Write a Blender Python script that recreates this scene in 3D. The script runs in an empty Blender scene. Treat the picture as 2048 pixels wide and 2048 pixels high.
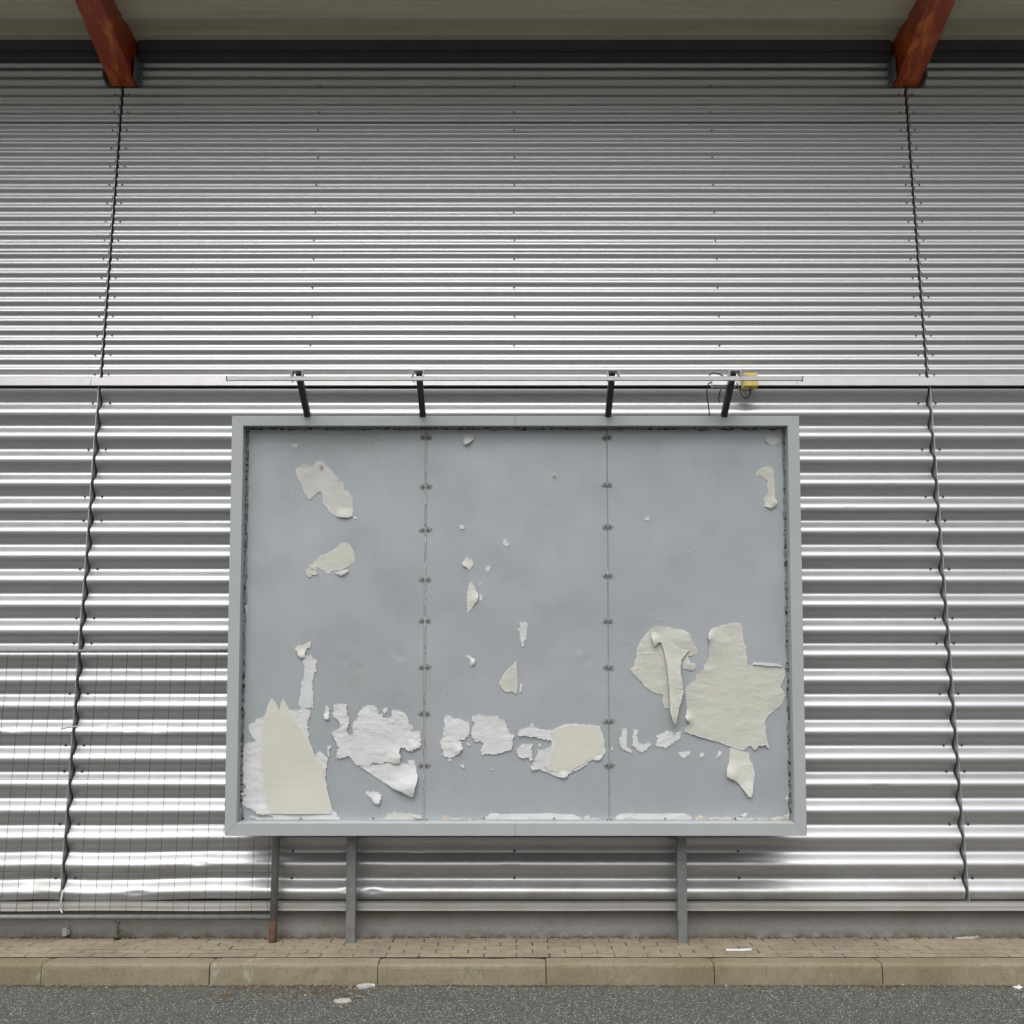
import bpy, bmesh, math, random
from math import sin, cos, pi, radians, floor
from mathutils import Vector, Matrix, noise
from mathutils.geometry import delaunay_2d_cdt
random.seed(7)
S = bpy.context.scene
C = S.collection
# ------------------------------------------------------------------ camera
PITCH = radians(10.30); HC = 1.68
cp, sp = cos(PITCH), sin(PITCH)
cd = bpy.data.cameras.new("camera"); cam = bpy.data.objects.new("camera", cd); C.objects.link(cam)
cam.location = (0, 0, HC); cam.rotation_euler = (pi/2 + PITCH, 0, 0)
cd.sensor_width = 36; cd.lens = 36; cd.clip_end = 2000; cd.clip_start = .05
S.camera = cam
# ------------------------------------------------------------------ light
SUN_EL, SUN_AZ = radians(52), radians(190)      # azimuth measured from +Y clockwise
w = bpy.data.worlds.new("World"); S.world = w; w.use_nodes = True
nt = w.node_tree; bg = nt.nodes["Background"]
sky = nt.nodes.new("ShaderNodeTexSky"); sky.sky_type = 'NISHITA'; sky.sun_disc = False
sky.sun_elevation = SUN_EL; sky.sun_rotation = SUN_AZ; sky.air_density = 1.0; sky.dust_density = 4.0; sky.ozone_density = 1.0
hs = nt.nodes.new("ShaderNodeHueSaturation"); hs.inputs['Saturation'].default_value = .10
nt.links.new(sky.outputs[0], hs.inputs['Color']); nt.links.new(hs.outputs[0], bg.inputs[0])
bg.inputs[1].default_value = .14
# overcast: the zenith is brighter than the horizon
wtc = nt.nodes.new("ShaderNodeTexCoord"); wse = nt.nodes.new("ShaderNodeSeparateXYZ"); nt.links.new(wtc.outputs['Generated'], wse.inputs[0])
wmr = nt.nodes.new("ShaderNodeMapRange"); nt.links.new(wse.outputs['Z'], wmr.inputs[0]); wmr.inputs['From Min'].default_value = .05; wmr.inputs['From Max'].default_value = .55; wmr.interpolation_type = 'SMOOTHSTEP'
wmr.inputs['To Min'].default_value = .16; wmr.inputs['To Max'].default_value = 1.25
wmx = nt.nodes.new("ShaderNodeVectorMath"); wmx.operation = 'SCALE'; nt.links.new(hs.outputs[0], wmx.inputs[0]); nt.links.new(wmr.outputs[0], wmx.inputs['Scale']); nt.links.new(wmx.outputs[0], bg.inputs[0])
ld = bpy.data.lights.new("sun", 'SUN'); ld.energy = .6; ld.angle = radians(70); ld.color = (1, .97, .93)
sun = bpy.data.objects.new("sun", ld); C.objects.link(sun)
sd = Vector((sin(SUN_AZ)*cos(SUN_EL), cos(SUN_AZ)*cos(SUN_EL), sin(SUN_EL)))
sun.rotation_euler = sd.to_track_quat('Z', 'Y').to_euler(); sun.location = sd*30
S.view_settings.view_transform = 'Standard'; S.view_settings.look = 'None'
S.view_settings.exposure = 0.36; S.view_settings.gamma = 1
S.render.engine = 'CYCLES'

# ------------------------------------------------------------------ helpers
def ray(x, y):
    u = (x-1024)/2048; v = (y-1024)/2048
    return Vector((u, cp+v*sp, sp-v*cp))
def onY(x, y, Y):
    d = ray(x, y); t = Y/d.y; return Vector((d.x*t, Y, HC+d.z*t))
def onZ(x, y, Z):
    d = ray(x, y); t = (Z-HC)/d.z; return Vector((d.x*t, d.y*t, Z))

def org(parent):
    o = Vector((0, 0, 0)); p = parent
    while p is not None: o += p.location; p = p.parent
    return o
class MB:
    def __init__(s): s.v = []; s.f = []; s.m = []
    def add(s, vs, fs, mi=0):
        n = len(s.v); s.v += [Vector(v) for v in vs]; s.f += [tuple(i+n for i in f) for f in fs]; s.m += [mi]*len(fs)
    def box(s, a, b, M=None, mi=0):
        (x0, y0, z0), (x1, y1, z1) = a, b
        vs = [Vector(p) for p in ((x0,y0,z0),(x1,y0,z0),(x1,y1,z0),(x0,y1,z0),(x0,y0,z1),(x1,y0,z1),(x1,y1,z1),(x0,y1,z1))]
        if M: vs = [M @ v for v in vs]
        s.add(vs, [(0,3,2,1),(4,5,6,7),(0,1,5,4),(1,2,6,5),(2,3,7,6),(3,0,4,7)], mi)
    def cbox(s, a, b, c, M=None, jit=0, mi=0):
        """box with chamfered edges"""
        bm = bmesh.new(); bmesh.ops.create_cube(bm, size=1)
        for v in bm.verts:
            v.co = Vector([a[i] + (v.co[i]+.5)*(b[i]-a[i]) for i in range(3)])
        bmesh.ops.bevel(bm, geom=bm.edges[:], offset=c, segments=2, affect='EDGES', profile=.6)
        vs = []
        for v in bm.verts:
            q = v.co.copy()
            if jit: q += noise.noise_vector(q*9)*jit
            vs.append(M @ q if M else q)
        bm.verts.index_update()
        s.add(vs, [tuple(x.index for x in f.verts) for f in bm.faces], mi); bm.free()
    def tube(s, pts, r, n=8, cap=True, mi=0):
        pts = [Vector(p) for p in pts]; rr = r if isinstance(r, (list, tuple)) else [r]*len(pts)
        up = None; vs = []
        for i, p in enumerate(pts):
            t = (pts[min(i+1, len(pts)-1)] - pts[max(i-1, 0)]).normalized()
            if up is None: up = t.orthogonal().normalized()
            up = (up - t*up.dot(t)).normalized(); b = t.cross(up)
            for k in range(n):
                a = 2*pi*k/n; vs.append(p + (up*cos(a) + b*sin(a))*rr[i])
        fs = []
        for i in range(len(pts)-1):
            for k in range(n):
                fs.append((i*n+k, i*n+(k+1) % n, (i+1)*n+(k+1) % n, (i+1)*n+k))
        if cap: fs += [tuple(range(n-1, -1, -1)), tuple((len(pts)-1)*n+k for k in range(n))]
        s.add(vs, fs, mi)
    def build(s, name, mat, parent=None, smooth=False, bevel=0):
        o0 = org(parent); me = bpy.data.meshes.new(name)
        me.from_pydata([v-o0 for v in s.v], [], s.f); me.update()
        mats = mat if isinstance(mat, (list, tuple)) else [mat]
        for m in mats: me.materials.append(m)
        if len(mats) > 1: me.polygons.foreach_set('material_index', s.m)
        if smooth: me.polygons.foreach_set('use_smooth', [True]*len(me.polygons))
        o = bpy.data.objects.new(name, me); C.objects.link(o); o.parent = parent
        if bevel:
            bv = o.modifiers.new("b", 'BEVEL'); bv.width = bevel; bv.segments = 2; bv.limit_method = 'ANGLE'
        return o
def tag(o, label=None, cat=None, group=None, kind=None):
    if label: o['label'] = label
    if cat: o['category'] = cat
    if group: o['group'] = group
    if kind: o['kind'] = kind
    return o
def empty(name, loc, label, cat, group=None):
    o = bpy.data.objects.new(name, None); C.objects.link(o); o.location = loc; o.empty_display_size = .2
    return tag(o, label, cat, group)

# ------------------------------------------------------------------ materials
class Mat:
    def __init__(s, name, base, rough=.5, metal=0.0, spec=.5):
        s.m = bpy.data.materials.new(name); s.m.use_nodes = True; s.t = s.m.node_tree
        s.b = s.t.nodes["Principled BSDF"]
        s.b.inputs['Base Color'].default_value = (*base, 1); s.b.inputs['Roughness'].default_value = rough
        s.b.inputs['Metallic'].default_value = metal; s.b.inputs['Specular IOR Level'].default_value = spec
        s.tc = s.t.nodes.new("ShaderNodeTexCoord"); s.col = None; s.base = base; s.nrm = None
    def n(s, k, **kw):
        x = s.t.nodes.new(k)
        for a, b in kw.items(): setattr(x, a, b)
        return x
    def L(s, a, b): s.t.links.new(a, b)
    def coords(s, scale=(1, 1, 1)):
        mp = s.n("ShaderNodeMapping"); mp.inputs['Scale'].default_value = scale
        s.L(s.tc.outputs['Object'], mp.inputs[0]); return mp.outputs[0]
    def noise(s, sc, detail=4, scale=(1, 1, 1), rough=.55, dist=0):
        x = s.n("ShaderNodeTexNoise"); x.inputs['Scale'].default_value = sc; x.inputs['Detail'].default_value = detail
        x.inputs['Roughness'].default_value = rough; x.inputs['Distortion'].default_value = dist
        s.L(s.coords(scale), x.inputs['Vector']); return x.outputs[0]
    def voro(s, sc, feature='F1', scale=(1, 1, 1), out='Distance'):
        x = s.n("ShaderNodeTexVoronoi"); x.feature = feature; x.inputs['Scale'].default_value = sc
        s.L(s.coords(scale), x.inputs['Vector']); return x.outputs[out]
    def ramp(s, f, a, b, ca=0., cb=1.):
        r = s.n("ShaderNodeMapRange"); r.inputs['From Min'].default_value = a; r.inputs['From Max'].default_value = b
        r.inputs['To Min'].default_value = ca; r.inputs['To Max'].default_value = cb; s.L(f, r.inputs[0]); return r.outputs[0]
    def mul(s, a, b, op='MULTIPLY'):
        r = s.n("ShaderNodeMath", operation=op); s.L(a, r.inputs[0])
        if isinstance(b, (int, float)): r.inputs[1].default_value = b
        else: s.L(b, r.inputs[1])
        return r.outputs[0]
    def mix(s, fac, colr, blend='MIX', amount=None):
        """mix colr over current colour by fac socket"""
        x = s.n("ShaderNodeMix", data_type='RGBA', blend_type=blend)
        if isinstance(fac, (int, float)): x.inputs[0].default_value = fac
        else: s.L(fac, x.inputs[0])
        if s.col is None: x.inputs[6].default_value = (*s.base, 1)
        else: s.L(s.col, x.inputs[6])
        x.inputs[7].default_value = (*colr, 1); s.col = x.outputs[2]; return s
    def bump(s, h, dist=.01, strength=1):
        b = s.n("ShaderNodeBump"); b.inputs['Distance'].default_value = dist; b.inputs['Strength'].default_value = strength
        s.L(h, b.inputs['Height'])
        if s.nrm: s.L(s.nrm, b.inputs['Normal'])
        s.nrm = b.outputs[0]; return s
    def rough(s, f, a, b, lo, hi): s.L(s.ramp(f, a, b, lo, hi), s.b.inputs['Roughness']); return s
    def done(s):
        if s.col: s.L(s.col, s.b.inputs['Base Color'])
        if s.nrm: s.L(s.nrm, s.b.inputs['Normal'])
        return s.m
def simple(name, base, rough=.5, metal=0., var=.12, sc=8):
    m = Mat(name, base, rough, metal)
    m.mix(m.ramp(m.noise(sc, 5), .35, .7), tuple(c*(1-var*2) for c in base))
    m.bump(m.noise(sc*14, 3), .0006, .5)
    return m.done()

# corrugated metal
def metal(name, fine, ro=0, br=1.0):
    m = Mat(name, (.50*br, .507*br, .517*br), .34, .82)
    st = m.noise(5, 6, (.35, 1, 3.2)); m.mix(m.ramp(st, .42, .75, 0, .35), (.47, .47, .48))
    m.mix(m.ramp(m.noise(3.2, 8, (1, 1, .9), .7), .66, .85, 0, .25), (.42, .40, .36))         # dirt patches
    m.mix(m.ramp(m.noise(60, 3, (1, 1, .12)), .68, .8, 0, .2), (.8, .8, .8))                    # water runs, scratches
    m.rough(m.noise(7, 5), .3, .7, .36+ro, .42+ro)
    sx = m.n("ShaderNodeSeparateXYZ"); m.L(m.tc.outputs['Object'], sx.inputs[0])
    m.mix(m.mul(m.ramp(sx.outputs[2], .28, .60, 1, 0), m.ramp(m.noise(4, 7, (.6, 1, 1), .7), .40, .62, 0, .5)), (.30, .28, .25))    # splash dirt low down
    m.bump(m.noise(2.2, 1, (1, 1, 1.5)), .004, .25)
    m.bump(m.noise(30, 2, (1, 1, .10)), .0006, fine)
    return m.done()
M_LOW = metal('lower_cladding_metal', .22); M_UP = metal('upper_cladding_metal', .05, .05, 1.0)
M_FLASH = simple('flashing_metal', (.50, .49, .49), .42, .55, .06, 5)
m = Mat('base_flashing', (.27, .265, .25), .6, .2); m.mix(m.ramp(m.noise(6, 7, (.5, 1, 3)), .45, .7, 0, .8), (.22, .20, .17)); M_BFL = m.done()
M_STRIP = simple('joint_strip_metal', (.55, .56, .56), .45, .6, .1, 6)
M_DARK = simple('backing_dark', (.012, .012, .012), .9)
M_CHAN = simple('eaves_channel', (.085, .085, .098), .5, .3, .08, 4)
M_SCREW = simple('screw_metal', (.10, .10, .10), .5, .7)
m = Mat('soffit_deck', (.60, .575, .46), .42, .1); m.mix(m.ramp(m.noise(2.5, 7, (.3, 3, 1)), .4, .7, 0, .6), (.48, .455, .35)); M_SOF = m.done()
m = Mat('red_timber', (.32, .036, .006), .34, 0)
m.mix(m.ramp(m.noise(4.5, 7, (2.6, .7, 1), .65, .6), .50, .66), (.62, .15, .015)); m.mix(m.ramp(m.noise(14, 6, (2, .6, 2), .6, 1.2), .58, .75, 0, .5), (.10, .014, .006))
m.bump(m.noise(22, 4, (4, .7, 4)), .002, .5); M_RED = m.done()
# concrete plinth
m = Mat('plinth_concrete', (.25, .25, .245), .85)
m.mix(m.ramp(m.noise(1.1, 4, (1, 1, .2)), .42, .58, 0, .75), (.21, .195, .18)); m.mix(m.ramp(m.noise(130, 3), .50, .66, 0, .55), (.13, .12, .11)); m.mix(m.ramp(m.noise(9, 6), .55, .75, 0, .6), (.19, .16, .12))
sx = m.n('ShaderNodeSeparateXYZ'); m.L(m.tc.outputs['Object'], sx.inputs[0]); m.mix(m.mul(m.ramp(sx.outputs[2], .0, .06, 1, 0), m.ramp(m.noise(12, 5), .35, .6)), (.09, .075, .055))
m.bump(m.noise(90, 4), .002, .7); M_PLINTH = m.done()
# billboard
m = Mat('billboard_paint', (.40, .43, .43), .40, .0, .4)
m.mix(m.ramp(m.noise(2, 4), .4, .7, 0, .35), (.33, .35, .36)); m.mix(m.ramp(m.noise(120, 2), .70, .74, 0, .5), (.2, .2, .2)); m.bump(m.noise(3, 2), .001, .2); M_FRAME = m.done()
m = Mat('poster_panel_paint', (.49, .515, .552), .34, .34, .5)
m.mix(m.ramp(m.noise(.9, 3), .35, .65, 0, .7), (.425, .475, .485))
m.mix(m.ramp(m.noise(1.7, 4, (1, 1, 1.6)), .52, .70, 0, .45), (.40, .405, .455))
m.mix(m.ramp(m.noise(5, 7, (1, 1, .5), .6), .55, .8, 0, .35), (.36, .36, .35))
m.mix(m.ramp(m.noise(75, 3, (1, 1, .4)), .71, .78, 0, .45), (.58, .59, .60))
m.rough(m.noise(3, 5), .35, .7, .27, .42)
m.bump(m.noise(1.5, 1), .02, .25); m.bump(m.noise(7, 2), .0012, .2); M_PANEL = m.done()
def paper(name, base, dark, stain=.4):
    m = Mat(name, base, .75, 0, .3)
    m.mix(m.ramp(m.noise(7, 6, (1, 1, 1), .65), .42, .72, 0, stain), dark)
    wk = m.ramp(m.noise(4.5, 2), .45, .68); m.bump(m.mul(m.noise(24, 6, (.5, 1, 1.3), .62, 1.2), wk), .007, .8); m.bump(m.noise(70, 5, (.6, 1, 1.4), .7), .0018, .7); m.bump(m.noise(170, 3), .0010, .6)
    return m.done()
M_CREAM = paper('cream_paper', (.62, .618, .55), (.55, .55, .48), .6)
M_WHITE = paper('white_paper', (.64, .65, .64), (.54, .555, .55), .8)
M_FAINT = paper('glue_film', (.60, .615, .61), (.50, .52, .52), .8)
M_BEIGE = paper('beige_paper', (.56, .555, .52), (.48, .48, .46), .8)
def smooth_paper(name, base, dark):
    m = Mat(name, base, .7, 0, .3); m.mix(m.ramp(m.noise(3, 5, (1, 1, 1), .6), .42, .7, 0, .6), dark); m.mix(m.ramp(m.noise(10, 6, (.15, 1, 3), .7), .62, .75, 0, .5), tuple(c*1.12 for c in base))
    m.bump(m.noise(14, 5, (.12, 1, 2.4), .6), .002, .5); return m.done()
M_SMOOTH = smooth_paper('smooth_cream_paper', (.60, .595, .515), (.55, .545, .46))
M_OLD = paper('old_cream_paper', (.55, .547, .485), (.49, .487, .43), .6)
M_TAN = paper('tan_paper', (.50, .42, .30), (.40, .38, .34), 1)
M_MOSS = paper('brown_scab', (.20, .19, .13), (.36, .36, .33), 1)
m = Mat('glue_residue', (.22, .235, .235), .7); m.mix(m.ramp(m.noise(48, 6, (1, 1, 1), .7), .50, .56), (.008, .008, .008)); m.mix(m.ramp(m.noise(90, 3), .60, .68, 0, .8), (.45, .46, .44))
m.bump(m.noise(60, 4), .004, .8); M_GLUE = m.done()
m = Mat('joint_filler', (.34, .33, .31), .7); m.mix(m.ramp(m.noise(70, 6, (1, 1, .5), .75), .56, .62), (.05, .05, .05)); m.mix(m.ramp(m.noise(50, 4, (1, 1, .3)), .58, .68, 0, .8), (.6, .6, .58)); m.bump(m.noise(80, 4), .002, .6); M_FILL = m.done()
M_WASH = simple('washer_stain', (.285, .295, .30), .6, 0, .25, 40)
M_BLACK = simple('black_hole', (.012, .012, .012), .7)
m = Mat('galvanised_post', (.24, .25, .25), .5, .4); m.mix(m.ramp(m.noise(16, 6), .45, .7, 0, .7), (.17, .175, .175)); m.mix(m.ramp(m.noise(50, 3), .64, .72, 0, .6), (.5, .5, .5)); M_POST = m.done()
M_ARM = simple('dark_arm', (.035, .037, .037), .5, .2)
M_RAIL = simple('lamp_rail', (.42, .415, .41), .4, .3, .05)
M_WIRE = simple('mesh_wire', (.04, .04, .037), .55, .3)
M_RUST = simple('rusty_steel', (.13, .070, .045), .9, 0, .3, 30)
M_CABLE = simple('black_cable', (.012, .012, .013), .45)
M_YEL = simple('yellow_plastic', (.60, .47, .13), .5, 0, .1, 30)
M_PLAS = simple('white_plastic', (.85, .86, .87), .4, 0, .05, 20)
M_LITTER = simple('litter_paper', (.50, .50, .47), .8, 0, .25, 60)
M_GREYP = simple('grey_plastic', (.16, .165, .17), .5)
# ground
m = Mat('asphalt', (.066, .069, .057), .85)
m.mix(m.ramp(m.noise(1.3, 5), .4, .7, 0, .5), (.070, .070, .064))
m.mix(m.ramp(m.voro(95), .16, .30, .6, 0), (.15, .15, .135)); m.mix(m.ramp(m.noise(150, 3), .58, .70, 0, .8), (.03, .03, .03))
vv = m.n("ShaderNodeTexVoronoi"); vv.inputs['Scale'].default_value = 85; m.L(m.coords(), vv.inputs['Vector'])
sep = m.n("ShaderNodeSeparateColor"); m.L(vv.outputs['Color'], sep.inputs[0])
v3 = m.n('ShaderNodeTexVoronoi'); v3.inputs['Scale'].default_value = 150; m.L(m.coords(), v3.inputs['Vector']); s3 = m.n('ShaderNodeSeparateColor'); m.L(v3.outputs['Color'], s3.inputs[0])
m.mix(m.mul(m.ramp(s3.outputs[2], .62, .66), m.ramp(v3.outputs['Distance'], .32, .5, 1, 0)), (.27, .265, .235)); m.mix(m.ramp(s3.outputs[0], .70, .74, 0, .8), (.035, .035, .03))
sp1 = m.mul(m.ramp(sep.outputs[0], .76, .80), m.ramp(vv.outputs['Distance'], .28, .42, 1, 0)); m.mix(sp1, (.50, .49, .44))
sp2 = m.mul(m.ramp(sep.outputs[1], .74, .78), m.ramp(vv.outputs['Distance'], .30, .44, 1, 0)); m.mix(sp2, (.16, .155, .14))
m.bump(m.voro(95), .004, .6); m.bump(m.noise(30, 5), .006, .5); M_ASPH = m.done()
m = Mat('kerb_concrete', (.25, .218, .148), .9)
m.mix(m.ramp(m.noise(2.2, 6), .40, .65, 0, .8), (.185, .155, .09)); m.mix(m.ramp(m.noise(30, 6, (1, 1, .6), .7), .50, .74, 0, .7), (.14, .12, .08)); m.mix(m.ramp(m.noise(160, 2), .62, .7, 0, .5), (.42, .40, .34))
m.mix(m.ramp(m.noise(8, 5, (1, 1, .6), .7), .60, .72, 0, .6), (.43, .40, .33))
m.bump(m.noise(70, 5), .004, .6); M_KERB = m.done()
m = Mat('paver_concrete', (.31, .258, .18), .9)
m.mix(m.ramp(m.noise(2.6, 5), .4, .66, 0, .75), (.20, .165, .12)); m.mix(m.ramp(m.noise(24, 5), .5, .72, 0, .7), (.16, .125, .095)); m.mix(m.ramp(m.noise(120, 3), .58, .7, 0, .5), (.40, .36, .30))
m.mix(m.ramp(m.noise(7, 4, (.5, 1, 1)), .55, .7, 0, .5), (.36, .33, .26)); m.bump(m.noise(80, 4), .003, .6); M_PAV = m.done()
M_JOINT = simple('joint_soil', (.035, .028, .02), .95, 0, .2, 30)
m = Mat('leaf_debris', (.09, .065, .04), .9); m.mix(m.ramp(m.noise(40, 2), .45, .6), (.19, .12, .06)); m.mix(m.ramp(m.noise(70, 2), .58, .66), (.04, .035, .025)); M_DEB = m.done()
M_CHIP = simple('pale_chip', (.5, .47, .42), .8, 0, .2, 50)
M_WEED = simple('dry_weed', (.07, .075, .03), .8, 0, .3, 60)

# ------------------------------------------------------------------ ground
ZP = .12                                                          # pavement level
mb = MB(); mb.add([(-300,-300,0),(300,-300,0),(300,6.53,0),(-300,6.53,0)], [(0,1,2,3)]); tag(mb.build('road', M_ASPH), kind='structure')
mb = MB(); mb.add([(-300,6.637,ZP-.0012),(300,6.637,ZP-.0012),(300,7.6,ZP-.0012),(-300,7.6,ZP-.0012)], [(0,1,2,3)]); tag(mb.build('pavement_bed', M_JOINT), kind='structure')
mb = MB(); mb.add([(-300,7.62,.05),(300,7.62,.05),(300,300,.05),(-300,300,.05)], [(0,1,2,3)]); tag(mb.build('ground', M_ASPH), kind='structure')
mb = MB(); rnd = random.Random(3)
for k in range(-13, 13):
    x0 = .203+1.003*k; dz = rnd.uniform(-.003, .003); dy = rnd.uniform(-.004, .004)
    n = 26; L = 1.003-.006
    prof = [(6.497, -.05), (6.493, .03), (6.490, .095), (6.4915, ZP-.012), (6.496, ZP-.005), (6.504, ZP-.001), (6.535, ZP+.001), (6.60, ZP), (6.634, ZP-.001), (6.640, ZP-.006), (6.642, -.05)]
    vs = []
    for i in range(n+1):
        x = x0+.003+L*i/n; e = .004 if i in (0, n) else 0
        for j, (y, z) in enumerate(prof):
            q = Vector((x*7, y*7, z*7)); nn = noise.fractal(q*1.6, 1, 2, 4)*.003
            chip = max(0, noise.noise(Vector((x*3.1, 9.2, k)))-.32)*.05 if 2 <= j <= 5 else 0
            vs.append((x, y+dy+nn+chip+(e if j < 6 else 0), z+dz+nn*.6-chip*.6-e*.8))
    P = len(prof); fs = [(i*P+j, (i+1)*P+j, (i+1)*P+j+1, i*P+j+1) for i in range(n) for j in range(P-1)]
    fs += [tuple(range(P)), tuple(n*P+j for j in range(P-1, -1, -1))]
    mb.add(vs, fs)
tag(mb.build('kerb', M_KERB, smooth=False), kind='structure')
mb = MB()
for r in range(6):
    y0 = 6.658+r*.0955; off = (r % 2)*.1
    for k in range(-48, 48):
        x0 = .03+k*.2015+off+rnd.uniform(-.002, .002)
        M = Matrix.Translation((x0+.1, y0+.046, ZP+rnd.uniform(.0006, .0026))) @ Matrix.Rotation(rnd.uniform(-.012, .012), 4, 'Z') @ Matrix.Rotation(rnd.uniform(-.008, .008), 4, 'X') @ Matrix.Rotation(rnd.uniform(-.004, .004), 4, 'Y')
        mb.cbox((-.0983, -.0415, -.05), (.0983, .0415, 0), .0026, M)
tag(mb.build('pavement', M_PAV), kind='structure')

# ------------------------------------------------------------------ building
YC = 7.12
XL, XR = -2.984, 3.016
B = empty('warehouse', (0, YC, ZP), 'warehouse wall of silver corrugated metal sheets under a dark soffit with red timber beams', 'building')
P1, P2 = .1732, .0746
def z0low(): return .290+ZP
ZL = .290+ZP                       # lowest crest
ZTOPU = 6.62
VAL2 = None
zsc = onY(1812, 706*1.06, 7.135).z   # a valley row of the upper cladding (screw row)
def low_off(z):
    ph = 2*pi*(z-ZL)/P1; c = cos(ph)
    return -.0265*(c - .085*cos(2*ph))
def up_off(z):
    ph = 2*pi*(z-zsc)/P2; return .0085*cos(ph)        # valley at zsc
LAPS_L = [ZL+P1*k-.028 for k in (15.0, 10.0, 5.0)]
def dent(x, z):
    d = 0; dz = 0
    # damaged lower left part
    if z < .95 and x < -1.0:
        f = max(0, min(1, (-.95-x)/1.2)) * max(0, (1.0-z)/.8)
        dz = (noise.noise(Vector((x*1.3, 0, 4.4)))*.026 + noise.noise(Vector((x*3.4, 2, 1)))*.008)*f
        d = noise.noise(Vector((x*2.1, z*3, 8)))*.009*f
    for (dx, dzz, r, a) in DENTS:
        q = ((x-dx)/r[0])**2+((z-dzz)/r[1])**2
        if q < 6: d += a*math.exp(-q)
    return d, dz
def dp(x, y, a, rx=.03, rz=.015):
    p = onY(x, y, YC-.01); return (p.x, p.z, (rx, rz), a)
DENTS = [dp(700,1702,.010), dp(835,1712,.007), dp(698,1783,.010,.05,.02), dp(745,1785,.012,.04,.02), dp(732,1742,.006,.1,.03), dp(29,1460,.005,.03,.015), dp(257,1460,.004,.03,.015),
         dp(310,1462,.005,.08,.02), dp(396,1728,.009,.05,.02), dp(270,1785,.010,.07,.02), dp(60,1780,.008,.06,.03), dp(1700,1016,.003,.015,.01), dp(1784,970,.003,.015,.01), dp(1760,1573,.004,.05,.008),
         dp(1020,1737,.004,.06,.02), dp(210,1455,.003,.05,.015), dp(120,1690,.006,.06,.02)]
def sheet(name, x0, x1, za, zb, offf, laps, npp, P, mat, dents, seed, step=.03, ybase=YC):
    nz = int((zb-za)/P*npp); xs = []
    x = x0
    while x < x1-1e-6:
        xs.append(x); x += step if -4.4 < x < 4.4 else .25
    xs.append(x1)
    zs = [za+(zb-za)*j/nz for j in range(nz+1)]
    rows = []
    for z in zs: rows.append((z, 0))
    mb = MB(); lp = sorted(l for l in laps if za < l < zb); cuts = [za]+lp+[zb]
    for si in range(len(cuts)-1):
        a_, b_ = cuts[si], cuts[si+1] + (.02 if si < len(cuts)-2 else 0)
        seg = [a_]+[z for z in zs if a_+.001 < z < b_-.001]+[b_]
        vs = []
        for x in xs:
            for z in seg:
                lo = .009*math.exp(-(z-a_)/.045) if si else 0
                d = dz = 0
                if dents: d, dz = dent(x, z)
                zz = z + noise.noise(Vector((x*.45, z*.7, seed)))*.0022 + dz
                vs.append((x, ybase+.025+offf(z)-lo+d+noise.noise(Vector((x*.9, z*2.3, seed+3)))*.0012, zz))
        n_ = len(seg)
        mb.add(vs, [(i*n_+j, (i+1)*n_+j, (i+1)*n_+j+1, i*n_+j+1) for i in range(len(xs)-1) for j in range(n_-1)])
    o = mb.build(name, mat, B, smooth=True)
    return o
G = .012
zLb, zLt = ZL-.045, onY(1024, 777.5, YC).z
bandT, bandB = onY(1024, 755, YC-.02).z, onY(1024, 770.5, YC-.03).z
zUb, zUt = bandT-.03, 5.03+HC-.02
bays = [(-9, XL-G), (XL+G, XR-G), (XR+G, 9)]
names = ['left', 'middle', 'right']
zlu = [onY(1024, 492, 7.12).z, onY(1024, 237, 7.12).z]
zlu = [zsc+P2*round((z-zsc)/P2)-P2*.30 for z in zlu]
lows = [sheet('lower_cladding', a, b, zLb, zLt, low_off, LAPS_L, 22, P1, M_LOW, True, i*7.3+1) for i, (a, b) in enumerate(bays)]
bayu = [(-9, XL-.012), (XL+.012, XR-.012), (XR+.012, 9)]
ups = [sheet('upper_cladding', a, b, zUb, zUt, up_off, zlu, 12, P2, M_UP, False, i*5.1+2, step=.12, ybase=YC-.005) for i, (a, b) in enumerate(bayu)]
# added box behind the sheets: blocks light leaks, its black gives gaps their shade
mb = MB(); mb.box((-9, YC+.075, ZP-.3), (9, YC+.3, 6.9)); mb.build('light_leak_backing', M_DARK, B)
# joint strips (upright fins in the gaps)
for X, sg in ((XL, -1), (XR, 1)):
    mb = MB(); n = 60
    for i in range(n):
        za, zb_ = zLb-.01+(bandB+.02-zLb)*i/n, zLb-.01+(bandB+.02-zLb)*(i+1)/n
        f = lambda z: X+sg*.004+noise.noise(Vector((z*1.7, X, 1)))*.004 + (max(0, .5-z)*.03 if X < 0 else 0)
        for (y0, y1) in ((YC-.010, YC+.07),):
            mb.add([(f(za)-.002, y0, za), (f(za)+.002, y0, za), (f(zb_)+.002, y0, zb_), (f(zb_)-.002, y0, zb_), (f(za)-.002, y1, za), (f(za)+.002, y1, za), (f(zb_)+.002, y1, zb_), (f(zb_)-.002, y1, zb_)],
                   [(0,1,2,3), (1,5,6,2), (4,0,3,7)])
    mb.build('joint_strip', M_STRIP, B)
    mb = MB(); xf = X+sg*.006; mb.box((xf-.0012, YC+.016, bandT-.02), (xf+.0012, YC+.07, 4.608+HC)); mb.build('joint_strip', M_STRIP, B)
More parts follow.
